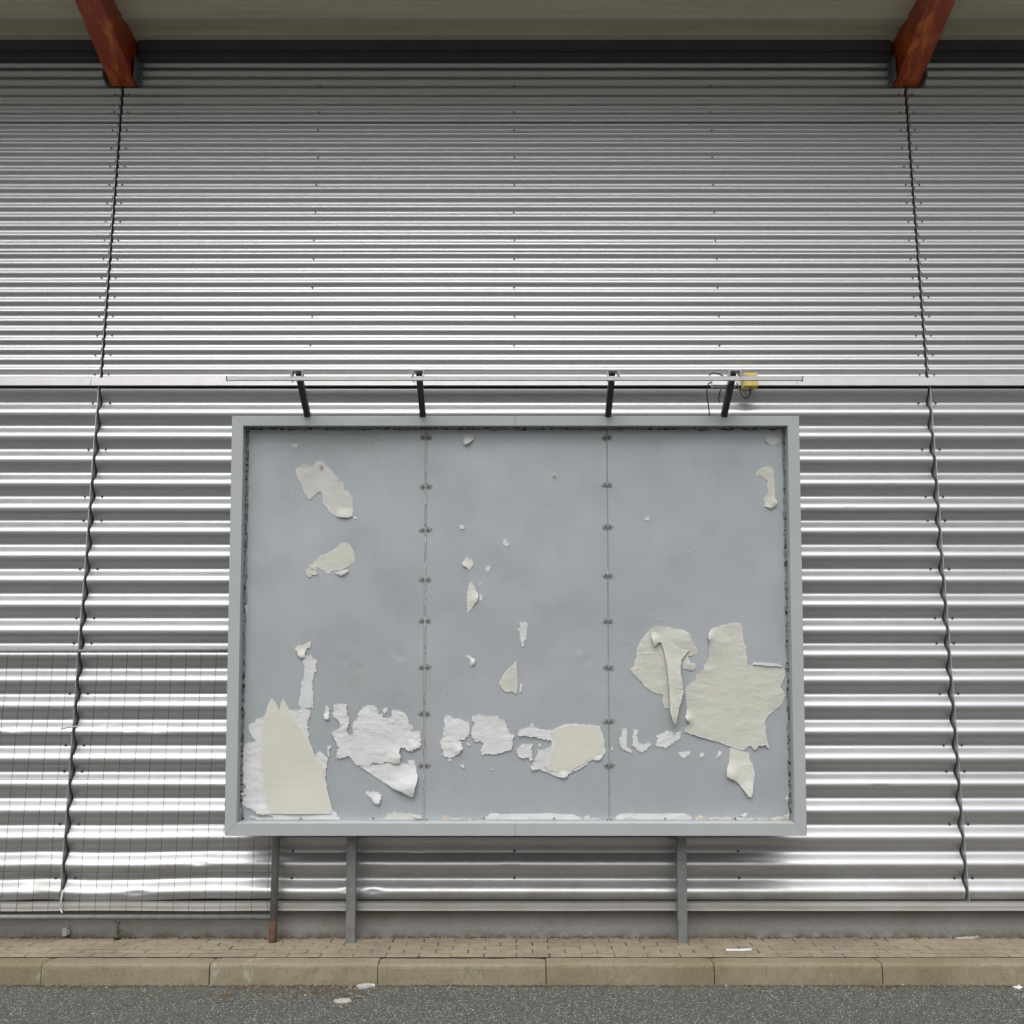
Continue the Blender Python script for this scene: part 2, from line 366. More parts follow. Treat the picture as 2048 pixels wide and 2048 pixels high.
# mid band
mb = MB(); rnd = random.Random(5)
joints = [-9, -6.1, onY(182, 757, YC-.03).x, onY(830, 765, YC-.03).x, 2.05, 5.0, 9]
for i in range(len(joints)-1):
    a, b = joints[i]+.001, joints[i+1]-.001; o = .002*(i % 2)
    mb.add([(a, YC-.030-o, bandB), (b, YC-.030-o, bandB), (b, YC-.026-o, bandT-.004), (a, YC-.026-o, bandT-.004), (a, YC+.05, bandT+.012), (b, YC+.05, bandT+.012), (a, YC+.06, bandB+.004), (b, YC+.06, bandB+.004), (a, YC-.026-o, bandB-.0), (b, YC-.026-o, bandB)],
           [(0,1,2,3), (3,2,5,4), (1,0,6,7)])
    mb.add([(a, YC-.030-o, bandB), (a, YC-.026-o, bandT-.004), (a, YC+.05, bandT+.012), (a, YC+.06, bandB+.004)], [(0,1,2,3)])
mb.build('drip_flashing', M_FLASH, B)
# base flashing and plinth
zf1, zf0 = onY(1024, 1806, YC-.035).z, onY(1024, 1821, YC-.035).z
mb = MB(); js = [-9, -5.3, onY(38, 1815, YC).x, onY(1243, 1815, YC).x, 3.9, 9]
for i in range(len(js)-1):
    a, b = js[i]+.0012, js[i+1]-.0012; n = 60
    for k in range(n):
        xa, xb = a+(b-a)*k/n, a+(b-a)*(k+1)/n
        def q(x):
            wv = noise.noise(Vector((x*1.7, 3, 3)))*.006*(1 if x < -1 else .25)
            return [(x, YC+.07, zf1+.004+wv), (x, YC-.020, zf1-.004+wv), (x, YC-.036, zf1-.020+wv), (x, YC-.038, zf0+.012+wv), (x, YC-.044, zf0+wv), (x, YC-.034, zf0-.001+wv), (x, YC+.05, zf0+.003+wv)]
        va, vb = q(xa), q(xb); mb.add(va+vb, [(j+1, j, j+7, j+8) for j in range(6)])
mb.build('base_flashing', M_BFL, B)
mb = MB(); mb.box((-9, YC+.045, -.2), (9, YC+.0745, zf1)); mb.build('plinth', M_PLINTH, B)
# eaves channel, soffit
zs0 = HC+4.951
zc1, zc0 = onY(1024, 80, YC-.06).z, onY(1024, 122, YC-.04).z
for (a, b) in ((-9, XL-.10), (XL+.13, XR-.12), (XR+.12, 9)):
    mb = MB()
    mb.box((a, YC-.045, zc0+.018), (b, YC+.0, zs0+.03)); mb.box((a, YC-.062, zc0+.075), (b, YC-.0455, zs0+.02)); mb.box((a, YC-.066, zc0+.010), (b, YC+.0, zc0+.0175))
    mb.build('eaves_channel', M_CHAN, B, bevel=.003)
prof = []; y = YC+.06; OV = 1.10
prof = [(YC+.10, 0), (6.995, 0), (6.990, .035), (6.780, -.018), (6.771, .004)]
yy = 6.771
while yy > YC-OV:
    prof += [(yy-.05, .004), (yy-.054, -.004), (yy-.068, -.004), (yy-.072, .004), (yy-.12, .004), (yy-.126, .012), (yy-.15, .012), (yy-.156, .004), (yy-.21, .004), (yy-.214, .030), (yy-.395, -.018), (yy-.404, .004)]; yy -= .404
mb = MB(); vs = [(x, y, zs0+z) for x in (-9, 9) for (y, z) in prof]; P = len(prof)
mb.add(vs, [(j+1, j, P+j, P+j+1) for j in range(P-1)]); so = mb.build('soffit', M_SOF, B)
yend = prof[-1][0]
mb = MB(); mb.box((-9, yend, zs0+.10), (9, YC+.3, zs0+.30)); mb.box((-9.02, yend-.03, zs0-.03), (9.02, yend-.002, zs0+.32)); mb.build('canopy_roof', M_CHAN, B)
# timber beams
def beam(xc, lab, xw=.0975):
    x0, x1 = xc-xw, xc+xw; zw = 4.608+HC
    ya, yb = YC+.01, yend+.01
    mb = MB(); n = 24; vs = []
    for i in range(n+1):
        y = ya+(yb-ya)*i/n; zb = min(zs0-.10, zw+(ya-y)*.300)
        e = lambda s: noise.noise(Vector((y*3, s, xc)))*.003
        c = .006
        vs += [(x0+e(0), y, zs0+.01), (x0+e(1), y, zb+c), (x0+c, y, zb), (x1-c, y, zb), (x1+e(2), y, zb+c), (x1+e(3), y, zs0+.01)]
    fs = [(i*6+j, (i+1)*6+j, (i+1)*6+j+1, i*6+j+1) for i in range(n) for j in range(5)]
    fs += [(0,1,2,3,4,5), tuple(n*6+j for j in range(5, -1, -1))]
    mb.add(vs, fs); o = mb.build('timber_beam', M_RED, B)
    for xx in (x0-.024, x1+.016):
        mb = MB(); mb.box((xx, YC-.10, zw+.002), (xx+.008, YC+.02, zc0+.008)); mb.box((xx-.012 if xx < xc else xx+.0082, YC-.014, zw+.002), (xx-.0002 if xx < xc else xx+.024, YC+.02, zc0+.008))
        mb.build('bracket_plate', M_GREYP, o)
    return o
beam(-2.975, 'l'); beam(3.019, 'r')
# screws
def screw_mesh():
    mb = MB(); mb.tube([(0, 0, 0), (0, -.0022, 0)], .0088, 12); mb.tube([(0, -.0022, 0), (0, -.008, 0)], .0052, 6)
    return mb
def snapv(z, upper):
    if upper: return zsc+P2*round((z-zsc)/P2)
    return ZL-P1/2+P1*round((z-(ZL-P1/2))/P1)
pos = []
for yd in (177, 213, 246, 281, 313, 347, 382, 416, 452, 488, 525, 560, 597, 632, 669, 706):
    z = zsc+P2*2*round((onY(1812, yd*1.06, 7.135).z-zsc)/(2*P2))
    for X in (XL, XR):
        for s in (-1, 1): pos.append((X+s*.053+random.uniform(-.004, .004), z, 1))
for yd in (163, 215, 247, 297, 349, 402, 454, 490, 544, 599, 653):
    z = snapv(onY(1028, yd*1.06, 7.135).z, 1)
    for X in (-1.472, .016, 1.518): pos.append((X+random.uniform(-.004, .004), z, 1))
for ys in (809.3, 902.5, 998, 1045, 1141, 1240, 1288, 1391, 1494, 1547, 1652, 1762):
    z = snapv(onY(1812, ys, YC+.045).z, 0)
    for X in (XL, XR):
        for s in (-1, 1): pos.append((X+s*.062+random.uniform(-.004, .004), z, 0))
for ys in (1707, 1762):
    z = snapv(onY(1812, ys, YC+.045).z, 0)
    for X in (-1.472, .016, 1.518): pos.append((X, z, 0))
pos = sorted(set(pos), key=lambda p: p[0]**2+(p[1]-HC)**2+(0 if not p[2] else 1))
sm = None; stuff = [MB(), MB(), MB()]
for i, (X, z, up) in enumerate(pos):
    bi = 0 if X < XL else (1 if X < XR else 2)
    yv = YC-.005+.025+.0085-.001 if up else YC+.025+.0265*1.085-.001
    if not up:
        yv += dent(X, z)[0]
    par = (ups if up else lows)[bi]
    if i < 100:
        if sm is None:
            o = screw_mesh().build('screw', M_SCREW); sm = o
        else: o = sm.copy(); C.objects.link(o)
        o.parent = par; o.location = Vector((X, yv, z))-org(par)
        if up: o.scale = (.8, .8, .8)
    else:
        t = screw_mesh(); stuff[bi].add([v*.8+Vector((X, yv, z)) for v in t.v], t.f)
for k in range(3):
    if stuff[k].v: tag(stuff[k].build('screw', M_SCREW, ups[k]), kind='stuff')

# ------------------------------------------------------------------ billboard
T = radians(6.5)
UPV = Vector((0, -sin(T), cos(T))); NV = Vector((0, -cos(T), -sin(T)))
FB = Vector((0, 6.773, .698+ZP))                    # bottom front edge line of the frame
X0, X1, HB = -1.829, 1.875, 2.692
D0 = .085
BR = empty('billboard', (.02, 7.04, ZP), 'large grey framed billboard with bare panels and scraps of torn white poster paper', 'billboard')
def bp(x, v, wout=0.): return Vector((x, 0, 0)) + FB + UPV*v + NV*wout
def pix(x, y, wout=-D0):
    d = ray(x, y); q = FB+NV*wout; o = Vector((0, 0, HC)); t = (q-o).dot(NV)/d.dot(NV); h = o+d*t
    return h.x, (h-q).dot(UPV)
def bbox(mb, x0, x1, v0, v1, w0, w1, mi=0):
    vs = [bp(x, v, w) for x, v, w in ((x0,v0,w0),(x1,v0,w0),(x1,v0,w1),(x0,v0,w1),(x0,v1,w0),(x1,v1,w0),(x1,v1,w1),(x0,v1,w1))]
    mb.add(vs, [(0,1,2,3),(4,7,6,5),(0,4,5,1),(1,5,6,2),(2,6,7,3),(3,7,4,0)], mi)
FT, FS, FBm = .064, .0755, .079
mb = MB()
xm = .02
# mitred frame members, two halves top and bottom with a hairline joint
def member(pts):   # pts: 4 (x,v) ccw front face
    mb.add([bp(x, v, 0) for x, v in pts]+[bp(x, v, -.16) for x, v in pts], [(0,1,2,3),(7,6,5,4)]+[(i, i+4, (i+1) % 4+4, (i+1) % 4) for i in range(4)])
g = .0006
member([(X0, 0), (xm-g, 0), (xm-g, FBm), (X0+FS, FBm)]); member([(xm+g, 0), (X1, 0), (X1-FS, FBm), (xm+g, FBm)])
member([(X0+FS, HB-FT), (xm-g, HB-FT), (xm-g, HB), (X0, HB)]); member([(xm+g, HB-FT), (X1-FS, HB-FT), (X1, HB), (xm+g, HB)])
member([(X0, 0+g), (X0+FS, FBm+g), (X0+FS, HB-FT-g), (X0, HB-g)]); member([(X1-FS, FBm+g), (X1, g), (X1, HB-g), (X1-FS, HB-FT-g)])
mb.build('frame', M_FRAME, BR, bevel=.0018)
mb = MB(); bbox(mb, X0+.02, X1-.02, .02, HB-.02, -.155, -.12); mb.build('back_board', M_FRAME, BR)
# panels
xi0, xi1, vi0, vi1 = X0+FS, X1-FS, FBm, HB-FT
s1 = pix(850.3, 1200)[0]; s2 = pix(1216, 1200)[0]
edges = [(xi0+.001, s1-.0085), (s1+.0085, s2-.004), (s2+.004, xi1-.001)]
panels = []
PD = []; rq = random.Random(21)
for px, py_, n_, sp_ in ((690, 1315, 9, 28), (790, 1312, 8, 24), (1170, 1312, 6, 22), (1255, 1308, 6, 26), (1190, 1385, 5, 18), (660, 1185, 2, 15), (1090, 1010, 4, 30), (800, 1395, 2, 6), (740, 1600, 3, 30)):
    for _ in range(n_):
        a_, b_ = pix(px+rq.gauss(0, sp_), py_+rq.gauss(0, sp_*.5)); PD.append((a_, b_, rq.uniform(.012, .028), rq.uniform(-.0012, .0028)))
for k, (a, b) in enumerate(edges):
    mb = MB(); nx, nv = 90, 190; vs = []
    for i in range(nx+1):
        for j in range(nv+1):
            x = a+(b-a)*i/nx; v = vi0+.001+(vi1-vi0-.002)*j/nv
            ed = min(1, min(i, nx-i)/11, min(j, nv-j)/14)
            dd = 0
            for (qx, qv, qr, qa) in PD:
                t_ = ((x-qx)**2+(v-qv)**2)/(qr*qr)
                if t_ < 5: dd += qa*math.exp(-t_)
            vs.append(bp(x, v, -D0+ed*noise.noise(Vector((x*1.1, v*.9, 5+k)))*.006-dd))
    n1 = nv+1
    fs = [(i*n1+j, (i+1)*n1+j, (i+1)*n1+j+1, i*n1+j+1) for i in range(nx) for j in range(nv)]
    mb.add(vs, fs); o = mb.build('panel', M_PANEL, BR, smooth=True); panels.append(o)
for s, hw in ((s1, .0075), (s2, .0032)):
    mb = MB(); bbox(mb, s-hw, s+hw, vi0+.001, vi1-.001, -D0-.02, -D0-.0015+(0.003 if hw > .005 else 0)); mb.build('joint_strip', M_FILL, BR, bevel=.001)
# glue residue round the reveal: ragged strip on the panel edge
def ragged(p0, p1, inward, wmin, wmax, n, seed):
    mb = MB(); vs = []
    for i in range(n+1):
        t = i/n; x = p0[0]+(p1[0]-p0[0])*t; v = p0[1]+(p1[1]-p0[1])*t
        wd = wmin+(wmax-wmin)*max(0, .5+noise.fractal(Vector((t*n*.11, seed, 0)), 1, 2, 3)*.9)
        vs += [bp(x, v, -D0+.012), bp(x+inward[0]*wd*.5, v+inward[1]*wd*.5, -D0+.0075), bp(x+inward[0]*wd, v+inward[1]*wd, -D0+.0065), bp(x+inward[0]*wd, v+inward[1]*wd, -D0-.003)]
    fs = [(i*4+j, i*4+j+1, (i+1)*4+j+1, (i+1)*4+j) for i in range(n) for j in range(3)]
    mb.add(vs, fs); return mb
e = .0005
ragged((xi0+e, vi0+e), (xi0+e, vi1-e), (1, 0), .010, .022, 300, 1).build('glue_residue', M_GLUE, BR)
ragged((xi1-e, vi0+e), (xi1-e, vi1-e), (-1, 0), .008, .020, 300, 2).build('glue_residue', M_GLUE, BR)
ragged((xi0+.021, vi1-e), (xi1-.021, vi1-e), (0, -1), .008, .022, 400, 3).build('glue_residue', M_GLUE, BR)
# panel screws with worn round marks
def disc(r, ir, seed):
    mb = MB(); n = 20; vs = [NV*.0012]; 
    for k in range(n):
        a = 2*pi*k/n; rr = r*(1+ir*noise.noise(Vector((cos(a)*1.3, sin(a)*1.3, seed))))
        vs.append(Vector((1, 0, 0))*rr*cos(a)+UPV*rr*sin(a)*.82+NV*.0008)
    for k in range(n): vs.append(vs[1+k]-NV*.006)
    mb.add(vs, [(0, 1+k, 1+(k+1) % n) for k in range(n)]+[(1+k, 1+n+k, 1+n+(k+1) % n, 1+(k+1) % n) for k in range(n)]); return mb
wm = [disc(.020, .5, s).build('worn_mark', M_WASH) for s in (1, 2, 3)]
hm = MB(); hm.tube([NV*-.004, NV*.0035], .0048, 10); hm = hm.build('rivet', M_BLACK)
used = set()
def place(o, par, p):
    c = o if o.name not in used else o.copy()
    if o.name not in used: used.add(o.name)
    else: C.objects.link(c)
    c.parent = par; c.location = p-org(par); return c
rr_ = random.Random(9)
for s, ys, ks in ((s1, (826, 918, 1000, 1093, 1171, 1259, 1346, 1444, 1547), (0, 1)), (s2, (826, 915, 994, 1086, 1172, 1259, 1361, 1444, 1547), (1, 2))):
    for q, yd in enumerate(ys):
        v = pix(1024, yd*1.06)[1]; hw = .0085 if s == s1 else .004
        for sg, k in ((-1, ks[0]), (1, ks[1])):
            if q < 8: place(wm[rr_.randrange(3)], panels[k], bp(s+sg*(hw+.0125), v+rr_.uniform(-.002, .002), -D0+.003))
            place(hm, panels[k], bp(s+sg*(hw+rr_.uniform(.0065, .010)), v, -D0+.0045))
for xpx in (487, 602, 746, 968, 1108, 1330, 1470):           # rivets along the bottom
    x, v = pix(xpx, 1643); k = 0 if x < s1 else (1 if x < s2 else 2); place(hm, panels[k], bp(x, vi0+.012, -D0+.004))

# torn paper ---------------------------------------------------------------
def crop(x0, y0, s): return lambda p: pix(x0+p[0]/s, y0+p[1]/s)
cA, cB, cC = crop(450, 1250, 4.4925), crop(850, 1200, 4.025), crop(1220, 1200, 4.025)
cD, cE, cF = crop(460, 840, 4.83), crop(820, 840, 4.83), crop(1220, 840, 4.83)
def rag(pts, amp, seed, step=.0032):
    out = []; n = len(pts); L = 0
    for i in range(n):
        a = Vector(pts[i]); b = Vector(pts[(i+1) % n]); d = b-a; l = d.length
        if l < 1e-6: continue
        m = max(1, int(l/step)); nn = Vector((-d.y, d.x))/l
        for k in range(m):
            t = k/m; f = min(1, 4*t*(1-t)+.25)
            q = Vector((L+l*t, seed*3.7, 0))
            off = (noise.noise(q*30)*1.2+noise.noise(q*75)*1.2+noise.noise(q*190)*.8+noise.noise(q*12)*.8)*amp*f
            p = a+d*t+nn*off; out.append((p.x, p.y))
        L += l
    return out
def inside(p, poly):
    c = False; x, y = p; n = len(poly); j = n-1
    for i in range(n):
        xi, yi = poly[i]; xj, yj = poly[j]
        if (yi > y) != (yj > y) and x < (xj-xi)*(y-yi)/(yj-yi)+xi: c = not c
        j = i
    return c
pc = [0]
def scrap(cr, pts, mat, lvl=1, amp=.0046, wr=.0022, curls=(), lift=.0, label=None):
    pc[0] += 1; seed = pc[0]*1.37
    poly = rag([cr(p) for p in pts], amp*(1.2 if mat is M_SMOOTH else 1.7 if amp > .004 else 2.6), seed)
    poly = [(min(max(x, xi0+.004), xi1-.004), max(v, vi0+.003)) for x, v in poly]
    xs = [p[0] for p in poly]; vs_ = [p[1] for p in poly]
    area = (max(xs)-min(xs))*(max(vs_)-min(vs_)); st = .009 if area > .02 else .006
    pts2 = [Vector(p) for p in poly]; n = len(pts2)
    y = min(vs_)+st/2; r = random.Random(pc[0])
    while y < max(vs_):
        x = min(xs)+st/2
        while x < max(xs):
            q = (x+r.uniform(-.3, .3)*st, y+r.uniform(-.3, .3)*st)
            if inside(q, poly): pts2.append(Vector(q))
            x += st
        y += st
    V, E, F, ov, oe, of = delaunay_2d_cdt(pts2, [(i, (i+1) % n) for i in range(n)], [], 1, 1e-6)
    tri = []
    for f in F:
        c = (V[f[0]]+V[f[1]]+V[f[2]])/3
        if inside((c.x, c.y), poly): tri.append(tuple(f))
    if not tri: return
    cl = [(cr((cx, cy)), rad/2048*6.6, h) for (cx, cy, rad, h) in curls]
    b0 = -D0+.0035+.0022*lvl
    front = []
    for q in V:
        wv = noise.noise(Vector((q.x*9, q.y*17, seed)))*wr*.45 + .6*abs(noise.noise(Vector((q.x*20+3*noise.noise(Vector((q.x*7, q.y*7, 2))), q.y*34, seed+5))))*wr*1.1
        if mat is M_WHITE and wr >= .0022 and area > .01:
            fr = q.y*19+noise.noise(Vector((q.x*5, q.y*5, seed)))*2.4+noise.noise(Vector((q.x*22, q.y*9, seed)))*.5; fr -= floor(fr)
            wv += (.0017 if noise.noise(Vector((q.x*6, q.y*8, seed+2))) > -.15 else .0004)*(1-fr)
        for (c, rad, h) in cl:
            dd = ((q.x-c[0])**2+(q.y-c[1])**2)/(rad*rad)
            if dd < 5: wv += h*math.exp(-dd*1.5)
        front.append(bp(q.x, q.y, b0+wv+lift))
    # border faces back to the panel
    cnt = {}
    for f in tri:
        for a, b in ((f[0], f[1]), (f[1], f[2]), (f[2], f[0])):
            cnt[(a, b)] = 1
    border = [(a, b) for (a, b) in cnt if (b, a) not in cnt]
    mb = MB(); N = len(V)
    th = .0022
    bset = set(i for e_ in border for i in e_)
    t0 = [f for f in tri if not (any(i in bset for i in f) and noise.noise(Vector((V[f[0]].x*22, V[f[0]].y*22, seed))) > -.12)]; t1 = [f for f in tri if f not in set(t0)]
    mb.add(front, t0); mb.add(front, t1, 1); mb.add([p-NV*th for p in front], [tuple(reversed(f)) for f in tri])
    bi_ = sorted(set(i for e_ in border for i in e_)); ix = {i: k for k, i in enumerate(bi_)}; nb_ = len(bi_)
    mb.add([front[i] for i in bi_]+[front[i]-NV*th for i in bi_], [(ix[b], ix[a], ix[a]+nb_, ix[b]+nb_) for a, b in border], 1)
    cx = sum(xs)/len(xs); k = 0 if cx < s1 else (1 if cx < s2 else 2)
    o = mb.build('torn_paper', [mat, M_FAINT if mat is M_BEIGE else M_WHITE] , panels[k], smooth=True)
    if label: o['label'] = label
    return o
W, CR, FA, BE, OL, TA = M_WHITE, M_CREAM, M_FAINT, M_BEIGE, M_OLD, M_TAN
scrap(cA, [(160,1040),(180,1072),(210,1055),(270,1062),(272,1030),(235,985),(212,925),(225,890),(262,878),(268,845),(330,835),(370,800),(580,762),(660,765),(680,745),(760,755),(765,810),(745,850),(748,930),(758,990),(745,1020),(765,1060),(800,1150),(820,1190),(822,1160),(850,1125),(870,1150),(925,1200),(918,1260),(905,1310),(905,1400),(925,1500),(965,1660),(1045,1752),(440,1752),(420,1700),(395,1697),(285,1697),(235,1650),(155,1615),(150,1540),(160,1480),(190,1460),(160,1415),(155,1300)], W, 0, curls=[(330,1680,18,.012)])
scrap(cA, [(335,950),(365,800),(385,730),(410,670),(425,660),(445,675),(470,720),(487,768),(500,720),(515,672),(530,660),(550,700),(585,765),(620,820),(660,900),(700,970),(750,1045),(790,1130),(820,1195),(850,1215),(895,1290),(880,1380),(905,1420),(930,1520),(962,1640),(962,1692),(400,1692),(375,1600),(350,1480),(335,1300),(332,1100)], M_SMOOTH, 2, amp=.0008, wr=.001, curls=[(650,1700,60,.010)], label='tall cream torn paper with two pointed tips')
scrap(cA, [(735,275),(780,275),(822,320),(820,400),(795,420),(790,500),(792,660),(802,700),(795,740),(765,750),(690,745),(655,715),(655,690),(680,640),(680,600),(690,540),(710,430),(715,370),(700,330)], FA, 0)
scrap(cA, [(632,210),(650,185),(720,180),(745,165),(765,140),(772,180),(765,205),(720,245),(722,285),(695,295),(660,275),(648,235)], CR, 1, curls=[(690,280,10,.012)])
scrap(cA, [(905,740),(925,730),(938,780),(940,830),(925,850),(895,845),(878,800),(895,785)], W, 1, curls=[(915,835,8,.01)])
scrap(cA, [(985,712),(1095,712),(1102,780),(1095,820),(1120,832),(1105,895),(1100,950),(1112,990),(1150,975),(1165,968),(1145,920),(1148,880),(1190,850),(1195,800),(1240,740),(1280,722),(1340,728),(1380,770),(1378,800),(1418,800),(1420,830),(1490,830),(1500,800),(1495,768),(1570,765),(1620,790),(1645,840),(1650,880),(1670,890),(1695,935),(1670,955),(1755,955),(1762,1040),(1755,1100),(1700,1110),(1660,1132),(1590,1092),(1575,1130),(1578,1220),(1555,1240),(1440,1230),(1410,1250),(1330,1235),(1300,1260),(1185,1260),(1150,1215),(1115,1180),(1060,1190),(1025,1205),(1005,1180),(1010,1130),(1040,1095),(1005,1080),(990,1030),(958,965),(1030,925),(1020,860),(975,835),(968,790),(980,750)], W, 1, wr=.005, curls=[(1560,1180,22,.018), (1700,1100,14,.01)])
scrap(cA, [(1210,1268),(1300,1262),(1400,1255),(1480,1235),(1560,1235),(1650,1240),(1640,1210),(1700,1215),(1720,1280),(1732,1370),(1715,1440),(1695,1540),(1640,1520),(1590,1490),(1520,1470),(1440,1420),(1330,1350)], W, 0, amp=.0012, wr=.003, curls=[(1700,1460,30,.035), (1560,1480,26,.018)], label='white torn paper flap curling off the panel')
scrap(cA, [(1262,1500),(1300,1495),(1350,1500),(1400,1518),(1407,1560),(1385,1605),(1340,1595),(1300,1550)], W, 0, curls=[(1380,1590,14,.018)])
scrap(cA, [(908,1095),(955,1090),(940,1175),(928,1180),(915,1130)], W, 0)
scrap(cA, [(1415,765),(1430,745),(1468,745),(1455,780),(1430,800)], W, 0, amp=.001)
scrap(cA, [(1130,1765),(1280,1745),(1430,1735),(1460,1690),(1560,1685),(1680,1690),(1762,1715),(1765,1745),(1745,1768)], BE, 0, wr=.005)
scrap(cA, [(1685,1700),(1760,1712),(1762,1745),(1700,1722)], W, 2, amp=.001, curls=[(1720,1720,10,.008)])
scrap(cA, [(145,1510),(190,1500),(190,1525),(150,1528)], W, 1, amp=.001, curls=[(165,1515,8,.008)])
scrap(cA, [(215,1705),(260,1720),(330,1728),(420,1735),(430,1762),(300,1762),(270,1735)], BE, 0)
scrap(cB, [(160,935),(200,928),(245,960),(290,950),(310,975),(360,990),(365,1050),(368,1080),(345,1105),(310,1130),(275,1130),(300,1165),(300,1200),(265,1240),(240,1262),(195,1272),(130,1245),(150,1225),(120,1180),(115,1140),(145,1110),(150,1080),(155,1000)], W, 0, wr=.005, curls=[(280,1215,12,.012)])
scrap(cB, [(378,945),(400,928),(470,930),(580,930),(600,960),(640,975),(660,1030),(690,1075),(730,1080),(728,1105),(705,1130),(700,1210),(620,1225),(580,1245),(520,1235),(450,1240),(455,1180),(470,1155),(440,1135),(395,1140),(380,1095),(374,1060),(385,1020),(398,985),(378,965)], W, 0, wr=.004)
scrap(cB, [(750,1060),(790,1030),(835,1020),(860,985),(880,1015),(930,1040),(1000,1040),(1015,1050),(1060,1025),(1160,995),(1290,1000),(1410,1015),(1425,1070),(1440,1110),(1440,1160),(1455,1220),(1425,1270),(1390,1292),(1340,1290),(1260,1350),(1180,1385),(1120,1430),(1050,1415),(970,1385),(910,1360),(850,1340),(880,1300),(905,1240),(905,1205),(960,1210),(1020,1170),(1028,1140),(1000,1125),(960,1130),(900,1105),(830,1095),(770,1095),(750,1085)], W, 0, wr=.003, curls=[(1120,1420,14,.010), (1400,1280,10,.008)])
scrap(cB, [(1018,1060),(1070,1030),(1160,1002),(1290,1008),(1405,1022),(1415,1080),(1425,1150),(1420,1230),(1330,1275),(1250,1330),(1150,1385),(1080,1390),(1000,1370),(960,1340),(1000,1280),(1040,1200),(1040,1130)], M_SMOOTH, 1.6, amp=.002, wr=.0015)
scrap(cB, [(735,1210),(765,1170),(830,1160),(872,1165),(865,1215),(860,1290),(830,1270),(770,1272),(740,1240)], W, 0)
scrap(cB, [(740,240),(765,225),(760,185),(800,170),(825,195),(828,240),(810,290),(800,350),(785,375),(765,340),(760,270)], FA, 0)
scrap(cB, [(735,490),(742,600),(742,750),(730,755),(700,735),(650,740),(620,715),(595,672),(625,610),(660,560),(705,525)], OL, 0, amp=.001, wr=.0005)
scrap(cB, [(325,445),(365,450),(405,480),(400,510),(370,542),(360,520),(365,480)], W, 0, amp=.001, curls=[(390,500,9,.012)])
scrap(cB, [(770,675),(785,680),(775,740),(760,745),(762,700)], W, 0, amp=.001)
scrap(cB, [(460,1768),(530,1715),(640,1722),(800,1720),(1060,1715),(1080,1725),(1200,1725),(1240,1745),(1270,1770)], W, 0, amp=.001, wr=.003)
scrap(cB, [(125,1775),(140,1728),(200,1750),(300,1755),(400,1760),(430,1778)], TA, 0, wr=.003)
scrap(cB, [(1270,1765),(1290,1735),(1320,1728),(1325,1752),(1400,1765),(1440,1778),(1270,1780)], BE, 0)
scrap(cB, [(850,1340),(890,1350),(920,1362),(865,1370)], W, 1, amp=.001, curls=[(870,1360,8,.01)])
scrap(cB, [(335,1155),(350,1150),(368,1168),(350,1174)], W, 0, amp=.001)
scrap(cB, [(285,1330),(310,1322),(320,1355),(300,1350)], W, 0, amp=.001)
scrap(cB, [(180,1280),(215,1278),(210,1300),(195,1302)], W, 0, amp=.001)
scrap(cB, [(530,1360),(555,1358),(552,1370),(535,1371)], W, 0, amp=.0005)
scrap(cB, [(917,1150),(935,1160),(925,1188),(914,1175)], W, 0, amp=.0005)
scrap(cB, [(1493,1185),(1512,1188),(1514,1205),(1498,1207)], W, 0, amp=.0005)
scrap(cC, [(330,225),(380,212),(450,212),(530,230),(590,245),(635,260),(650,300),(680,350),(705,400),(700,430),(625,455),(640,500),(685,515),(685,545),(665,570),(590,555),(565,500),(520,600),(490,800),(475,872),(440,870),(425,830),(430,770),(420,755),(340,740),(280,695),(220,625),(190,600),(168,555),(190,540),(200,490),(215,430),(220,370),(265,310),(310,245)], OL, 0, wr=.003, amp=.0018, curls=[(640,520,14,.010), (560,330,30,.014)], label='rounded cream torn paper with a hanging flap')
scrap(cC, [(330,260),(350,255),(420,290),(480,340),(560,390),(640,400),(600,440),(565,480),(560,560),(578,660),(583,740),(545,860),(525,985),(505,980),(478,905),(475,780),(465,640),(450,500),(430,400),(410,340),(390,335),(350,375),(338,320)], OL, 3, amp=.001, wr=.004, lift=.008, curls=[(510,900,50,.035), (350,330,16,.02), (500,620,45,.020)], label='pointed paper flap peeling away')
scrap(cC, [(785,290),(800,260),(820,230),(900,205),(1000,182),(1035,182),(1060,210),(1070,290),(1075,345),(1095,370),(1100,450),(1105,530),(1145,520),(1370,533),(1400,550),(1410,600),(1385,660),(1365,700),(1400,740),(1412,765),(1385,830),(1320,895),(1280,920),(1250,960),(1250,1070),(1268,1140),(1275,1190),(1240,1165),(1190,1170),(1170,1210),(1150,1195),(1125,1165),(1070,1210),(960,1175),(850,1140),(740,1105),(650,1080),(595,1060),(600,1030),(640,985),(605,950),(615,900),(615,850),(605,740),(615,700),(640,680),(690,640),(700,600),(750,560),(755,530),(780,500),(795,450),(795,380),(800,350)], OL, 1, wr=.0035, amp=.0015, curls=[(620,960,12,.02), (740,1050,40,.006), (790,300,14,.012), (830,360,30,.008), (1220,1150,30,.008)], label='largest torn paper sheet, wrinkled grey cream')
scrap(cC, [(1140,517),(1150,500),(1240,502),(1355,512),(1388,537),(1300,531),(1200,520)], W, 3, amp=.0008, curls=[(1250,510,40,.008)])
scrap(cC, [(968,1190),(1000,1190),(1060,1215),(1115,1230),(1125,1290),(1150,1320),(1165,1400),(1155,1460),(1135,1588),(1110,1580),(1080,1540),(1045,1490),(1000,1450),(950,1425),(932,1410),(935,1365),(955,1310),(960,1240)], CR, 0, amp=.001, wr=.003, curls=[(960,1410,24,.022), (1110,1560,24,.014)])
scrap(cC, [(85,1050),(115,1025),(140,1055),(135,1120),(140,1180),(175,1215),(165,1235),(130,1215),(90,1185),(70,1120),(85,1090)], W, 0)
